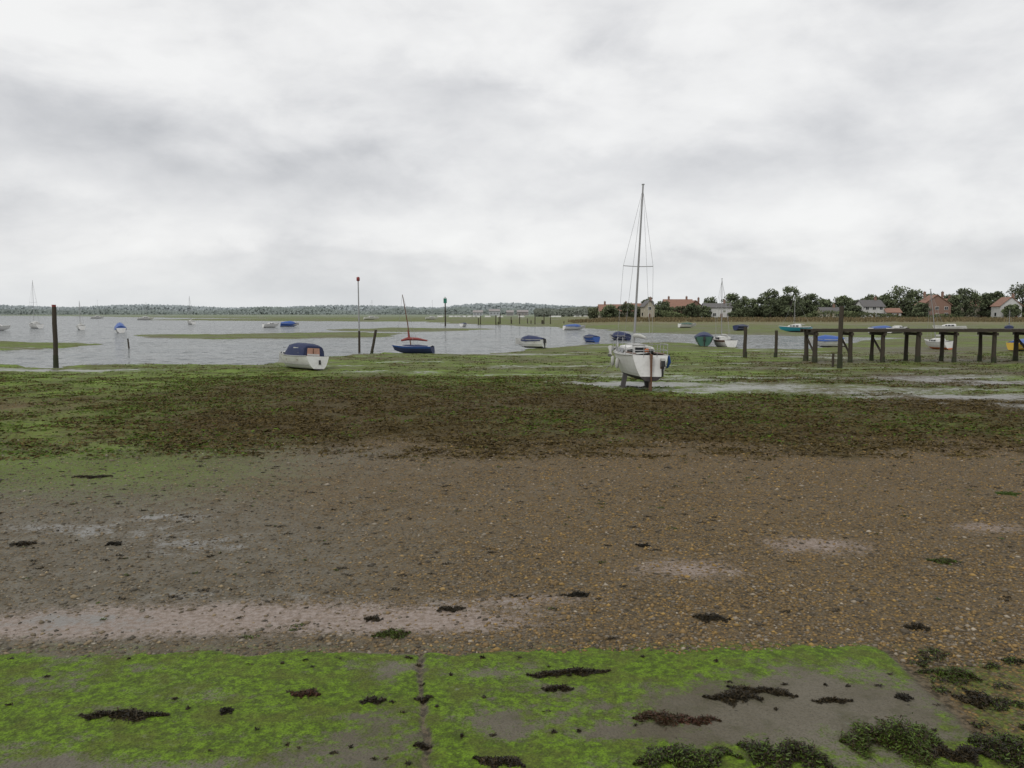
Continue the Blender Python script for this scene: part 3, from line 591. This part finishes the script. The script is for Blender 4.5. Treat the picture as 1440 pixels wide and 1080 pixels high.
def house(name,t,Yd,w,d,h,rh,az,wall,roof,cols=3,rows=2,front_gable=False,chim=1,dorm=0):
    x=t*Yd; e=empty(name,(x,Yd,gz(x,Yd)-.1),(0,0,math.radians(az)))
    a=MB(); hw,hd=w/2,d/2
    if front_gable:
        a.add([(-hw,-hd,0),(hw,-hd,0),(hw,-hd,h),(0,-hd,h+rh),(-hw,-hd,h),(-hw,hd,0),(hw,hd,0),(hw,hd,h),(0,hd,h+rh),(-hw,hd,h)],[(0,1,2,3,4),(5,9,8,7,6),(1,6,7,2),(0,4,9,5)],wall)
    else:
        a.add([(-hw,-hd,0),(hw,-hd,0),(hw,hd,0),(-hw,hd,0),(-hw,-hd,h),(hw,-hd,h),(hw,hd,h),(-hw,hd,h),(-hw,0,h+rh),(hw,0,h+rh)],[(0,1,5,4),(2,3,7,6),(1,2,6,9,5),(3,0,4,8,7)],wall)
    a.build('walls',parent=e)
    rf=MB(); o=.4
    def slope(p0,p1,p2,p3):
        n_=(Vector(p1)-Vector(p0)).cross(Vector(p3)-Vector(p0)).normalized()*.18
        if n_.z<0: n_=-n_
        lo=[Vector(q)+n_*.1 for q in (p0,p1,p2,p3)]; hi=[q+n_ for q in lo]; rf.add(lo+hi,[(0,3,2,1),(4,5,6,7),(0,1,5,4),(1,2,6,5),(2,3,7,6),(3,0,4,7)],roof)
    if front_gable:
        k_=rh/hw*o
        for s in (-1,1): slope((s*(hw+o),-hd-o,h-k_),(s*(hw+o),hd+o,h-k_),(0,hd+o,h+rh),(0,-hd-o,h+rh))
    else:
        k_=rh/hd*o
        for s in (-1,1): slope((-hw-o,s*(hd+o),h-k_),(hw+o,s*(hd+o),h-k_),(hw+o,0,h+rh),(-hw-o,0,h+rh))
    rf.build('roof',parent=e)
    wi=MB()
    for r_ in range(rows):
        for c_ in range(cols):
            xx=-hw+w*(c_+.5)/cols; zz=1.5+r_*2.6
            if zz+.7>h+(rh*.5 if front_gable else 0): continue
            if r_==0 and c_==cols//2: continue
            wi.box((xx,-hd-.02,zz),(1.5,.10,1.4),WH); wi.box((xx-.34,-hd-.06,zz),(.58,.08,1.2),GLASS); wi.box((xx+.34,-hd-.06,zz),(.58,.08,1.2),GLASS)
    for s in (-1,1): wi.box((s*(hw+.02),0,1.6),(.1,1.4,1.3),GLASS)
    wi.build('windows',parent=e)
    dr=MB(); xx=-hw+w*(cols//2+.5)/cols; dr.box((xx,-hd-.03,1.05),(1.1,.1,2.1),WH); dr.box((xx,-hd-.07,1.0),(.9,.08,1.9),VARN); dr.build('door',parent=e)
    ch=MB()
    for i in range(chim):
        cx=(-.32+.64*i/(max(1,chim-1)) if chim>1 else .28)*w
        ch.box((cx,0,h+rh+.2),(.8,.8,2.2),BRK); ch.box((cx,0,h+rh+1.35),(.95,.95,.12),BRK); ch.tube([(cx,0,h+rh+1.4),(cx,0,h+rh+1.75)],.14,TER,8)
    if chim: ch.build('chimney',parent=e)
BRK=mat('red_brick',(.24,.15,.115),.85,.35,.8,dirtcol=(.18,.13,.11)); TER=mat('clay_tile_roof',(.26,.145,.105),.8,.45,.6,dirtcol=(.16,.115,.095)); SLA=mat('slate_roof',(.12,.115,.115),.7,.3,.6); REN=mat('white_render',(.55,.55,.54),.8,.2,.4); CRM=mat('cream_render',(.38,.35,.28),.8,.2,.4)
house('red_roofed_cottage',.128,368,15,8,3.2,2.8,0,CRM,TER,4,1,False,2); house('red_roofed_cottage',.156,380,9,8,3.5,3,0,BRK,TER,3,1,False,1)
house('gabled_house',.168,345,4.5,5,5.0,2.4,10,CRM,SLA,1,2,True,1)
house('brick_house',.205,378,13,9,4.8,3.6,0,BRK,TER,4,2,False,2); house('brick_house',.225,385,8,8,4.6,3.4,0,BRK,TER,2,2,True,1)
house('white_house',.2535,332,11,7,4.4,1.6,-4,REN,SLA,4,2,False,1)
house('white_house',.4425,338,9,8,4.8,2.6,5,REN,SLA,3,2,False,1); house('white_house',.432,343,5,7,4.8,2.6,0,REN,TER,2,2,True,0)
house('brick_house',.5215,335,11,8,5.6,3.9,-6,BRK,TER,3,2,True,2); house('brick_house',.536,341,7,8,5,3,0,BRK,TER,2,2,False,1)
house('white_house',.6125,325,8,8,5.0,3.4,-8,REN,TER,2,2,True,1); house('brick_house',.668,325,9,8,5,3.4,0,BRK,TER,3,2,False,1)
house('bungalow',.392,342,8,6,2.6,1.8,0,CRM,SLA,3,1,False,1); house('brick_house',.575,352,9,8,5,3.2,0,CRM,TER,3,2,False,1)
house('bungalow',.47,335,6,5,2.4,1.6,0,REN,TER,2,1,False,0)
def belt(name,x0,x1,yd,yv,hf,n,s,colr,zb,amb=.55,mt=None,var=.6,deep=1.):
    x=rng.uniform(x0,x1,n); H=hf(x); y=yd+rng.uniform(-yv,yv,n); z=zb+H*rng.random(n)**.75
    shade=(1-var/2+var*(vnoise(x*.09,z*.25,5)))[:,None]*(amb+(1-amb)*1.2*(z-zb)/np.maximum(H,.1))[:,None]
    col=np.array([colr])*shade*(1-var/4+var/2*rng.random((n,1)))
    V,Fq=quads(np.stack([x,y,z],1),rng.uniform(.5,1,n)*s,rng.uniform(.5,1,n)*s*.7,1.,0,deep); return np_mesh(name,V,Fq,mt or LF,np.repeat(col,4,0))
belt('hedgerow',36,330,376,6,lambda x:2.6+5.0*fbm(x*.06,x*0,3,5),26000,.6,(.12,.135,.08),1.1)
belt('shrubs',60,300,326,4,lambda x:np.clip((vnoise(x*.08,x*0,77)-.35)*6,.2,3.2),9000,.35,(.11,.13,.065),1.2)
def hf(x): return 3+14*fbm(x*.010,x*0,3,15)*(1-.55*sm(-120,60,x))*(.45+.55*vnoise(x*.04,x*0,4))
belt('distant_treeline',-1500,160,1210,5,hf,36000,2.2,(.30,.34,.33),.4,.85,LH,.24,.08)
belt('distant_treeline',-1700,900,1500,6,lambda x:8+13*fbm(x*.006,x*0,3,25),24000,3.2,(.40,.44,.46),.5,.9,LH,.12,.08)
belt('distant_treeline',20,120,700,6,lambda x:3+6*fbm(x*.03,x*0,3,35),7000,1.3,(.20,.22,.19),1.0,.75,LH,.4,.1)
n=16000; x=rng.uniform(20,260,n); y=rng.uniform(262,292,n); z=ground_h(x,y); hgt=rng.uniform(.3,.8,n)
V,Fq=quads(np.stack([x,y,z+hgt*.5],1),hgt*.6,.12,1.,2.5); np_mesh('reed_bed',V,Fq,LF,np.repeat(np.array([(.18,.145,.08)])*rng.uniform(.6,1.3,(n,1)),4,0))
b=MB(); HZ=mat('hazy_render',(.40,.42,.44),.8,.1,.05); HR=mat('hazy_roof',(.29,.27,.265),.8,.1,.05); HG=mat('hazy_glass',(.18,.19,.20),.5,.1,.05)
for i in range(9):
    x=-30+i*14+random.uniform(-5,5); w_=random.uniform(5,11); h_=random.uniform(2,4.6); y=760+random.uniform(-30,30)
    b.box((x,y,1+h_/2),(w_,9,h_),HZ if random.random()<.6 else HR)
    b.loft([[Vector((x+s*(w_/2+.3),y-5,1+h_)),Vector((x+s*(w_/2+.3),y,1+h_+2)),Vector((x+s*(w_/2+.3),y+5,1+h_))] for s in (-1,1)],HR,True,True)
    for j in range(3): b.box((x-w_*.3+j*w_*.3,y-4.55,1+h_*.5),(1.4,.1,1.3),HG)
b.build('distant_boatsheds')
b=MB()
for i in range(16): x=random.uniform(-60,60); b.tube([(x,640,0),(x,640,random.uniform(6,10))],.07,ALU,5); b.box((x,640,.7),(5,1.8,1.1),WH,taper=.8)
b.build('distant_moored_yachts',(0,0,0))
# ---------------------------------------------------------------- world
w=bpy.data.worlds.new('World'); scene.world=w; w.use_nodes=True; nt=NT(w.node_tree); nt.n.clear()
tc=nt.node('ShaderNodeTexCoord').outputs['Generated']; sp=nt.node('ShaderNodeSeparateXYZ'); nt.put(sp.inputs[0],tc)
dx,dy,dz=sp.outputs; az=nt.math('ARCTAN2',dx,dy); el=nt.math('ARCSINE',dz)
zc=nt.math('ADD',nt.math('MAXIMUM',dz,0.),.34)
cb=nt.node('ShaderNodeCombineXYZ'); nt.put(cb.inputs[0],nt.math('DIVIDE',dx,zc)); nt.put(cb.inputs[1],nt.math('DIVIDE',dy,zc))
st=nt.vmath('MULTIPLY',tc,(1,1,2.1))
n1=nt.noise(cb.outputs[0],1.6,6,.5,.2); n2=nt.noise(st,4.6,8,.52,.25); n3=nt.noise(st,12,6,.55,.15)
wz=nt.math('MULTIPLY_ADD',nt.math('SUBTRACT',n2,.5),.16,el); wa=nt.math('MULTIPLY_ADD',nt.math('SUBTRACT',n1,.5),.5,az)
val=nt.math('MULTIPLY_ADD',nt.math('SUBTRACT',n1,.5),.45,.70)
val=nt.math('MULTIPLY_ADD',nt.math('SUBTRACT',n2,.5),1.35,val)
val=nt.math('MULTIPLY_ADD',nt.math('SUBTRACT',n3,.5),.60,val)
for a,e_,sa_,se,amp in [(-.46,.215,.17,.05,-.42),(-.30,.155,.16,.035,-.32),(-.02,.27,.16,.045,-.32),(.20,.185,.2,.035,-.26),(.5,.25,.2,.05,-.14),(.60,.36,.2,.04,-.14),(-.62,.10,.2,.02,-.12),
   (-.5,.33,.25,.06,.25),(-.22,.235,.09,.03,.2),(-.10,.10,.22,.04,.06),(.3,.11,.3,.03,.06),(.1,.36,.3,.05,.12),(-.5,.12,.15,.025,.15),(.1,.06,.6,.012,-.12)]:
    u=nt.math('POWER',nt.math('DIVIDE',nt.math('SUBTRACT',wa,a),sa_),2.); v=nt.math('POWER',nt.math('DIVIDE',nt.math('SUBTRACT',wz,e_),se),2.)
    g_=nt.math('EXPONENT',nt.math('MULTIPLY',nt.math('ADD',u,v),-1.)); val=nt.math('MULTIPLY_ADD',g_,amp,val)
cl=nt.ramp(val,[(0.05,(.50,.512,.535)),(.32,(.635,.642,.66)),(.58,(.765,.768,.778)),(.8,(.87,.87,.87)),(1,(.93,.93,.925))])
hz=nt.sstep(el,.0,.08,.5,0.); cl=nt.mix(hz,cl,(.70,.735,.76))
bg=nt.node('ShaderNodeBackground'); nt.put(bg.inputs[0],cl); bg.inputs[1].default_value=1.0
sky=nt.node('ShaderNodeTexSky',sky_type='NISHITA'); sky.sun_disc=False; sky.sun_elevation=math.radians(48); sky.sun_rotation=math.radians(215)
bg2=nt.node('ShaderNodeBackground'); nt.put(bg2.inputs[0],sky.outputs[0]); bg2.inputs[1].default_value=.10
mx=nt.node('ShaderNodeMixShader'); mx.inputs[0].default_value=.05; nt.l.new(bg.outputs[0],mx.inputs[1]); nt.l.new(bg2.outputs[0],mx.inputs[2])
out=nt.node('ShaderNodeOutputWorld'); nt.l.new(mx.outputs[0],out.inputs[0])
sl=bpy.data.lights.new('sun','SUN'); sl.energy=1.1; sl.angle=math.radians(18); sl.color=(1,.96,.90); so=link(bpy.data.objects.new('sun',sl))
az_=math.radians(215); elv=math.radians(48); d=Vector((math.sin(az_)*math.cos(elv),math.cos(az_)*math.cos(elv),math.sin(elv))); so.rotation_euler=d.to_track_quat('Z','Y').to_euler()
# ---------------------------------------------------------------- camera
cam=bpy.data.cameras.new('camera'); cam.sensor_width=36; cam.lens=28.25; cam.clip_end=8000; cam.clip_start=.1
co_=link(bpy.data.objects.new('camera',cam)); co_.location=(0,0,3.5); co_.rotation_euler=(math.radians(90-5.06),0,0); scene.camera=co_
scene.view_settings.view_transform='Standard'; scene.view_settings.look='None'; scene.view_settings.exposure=0
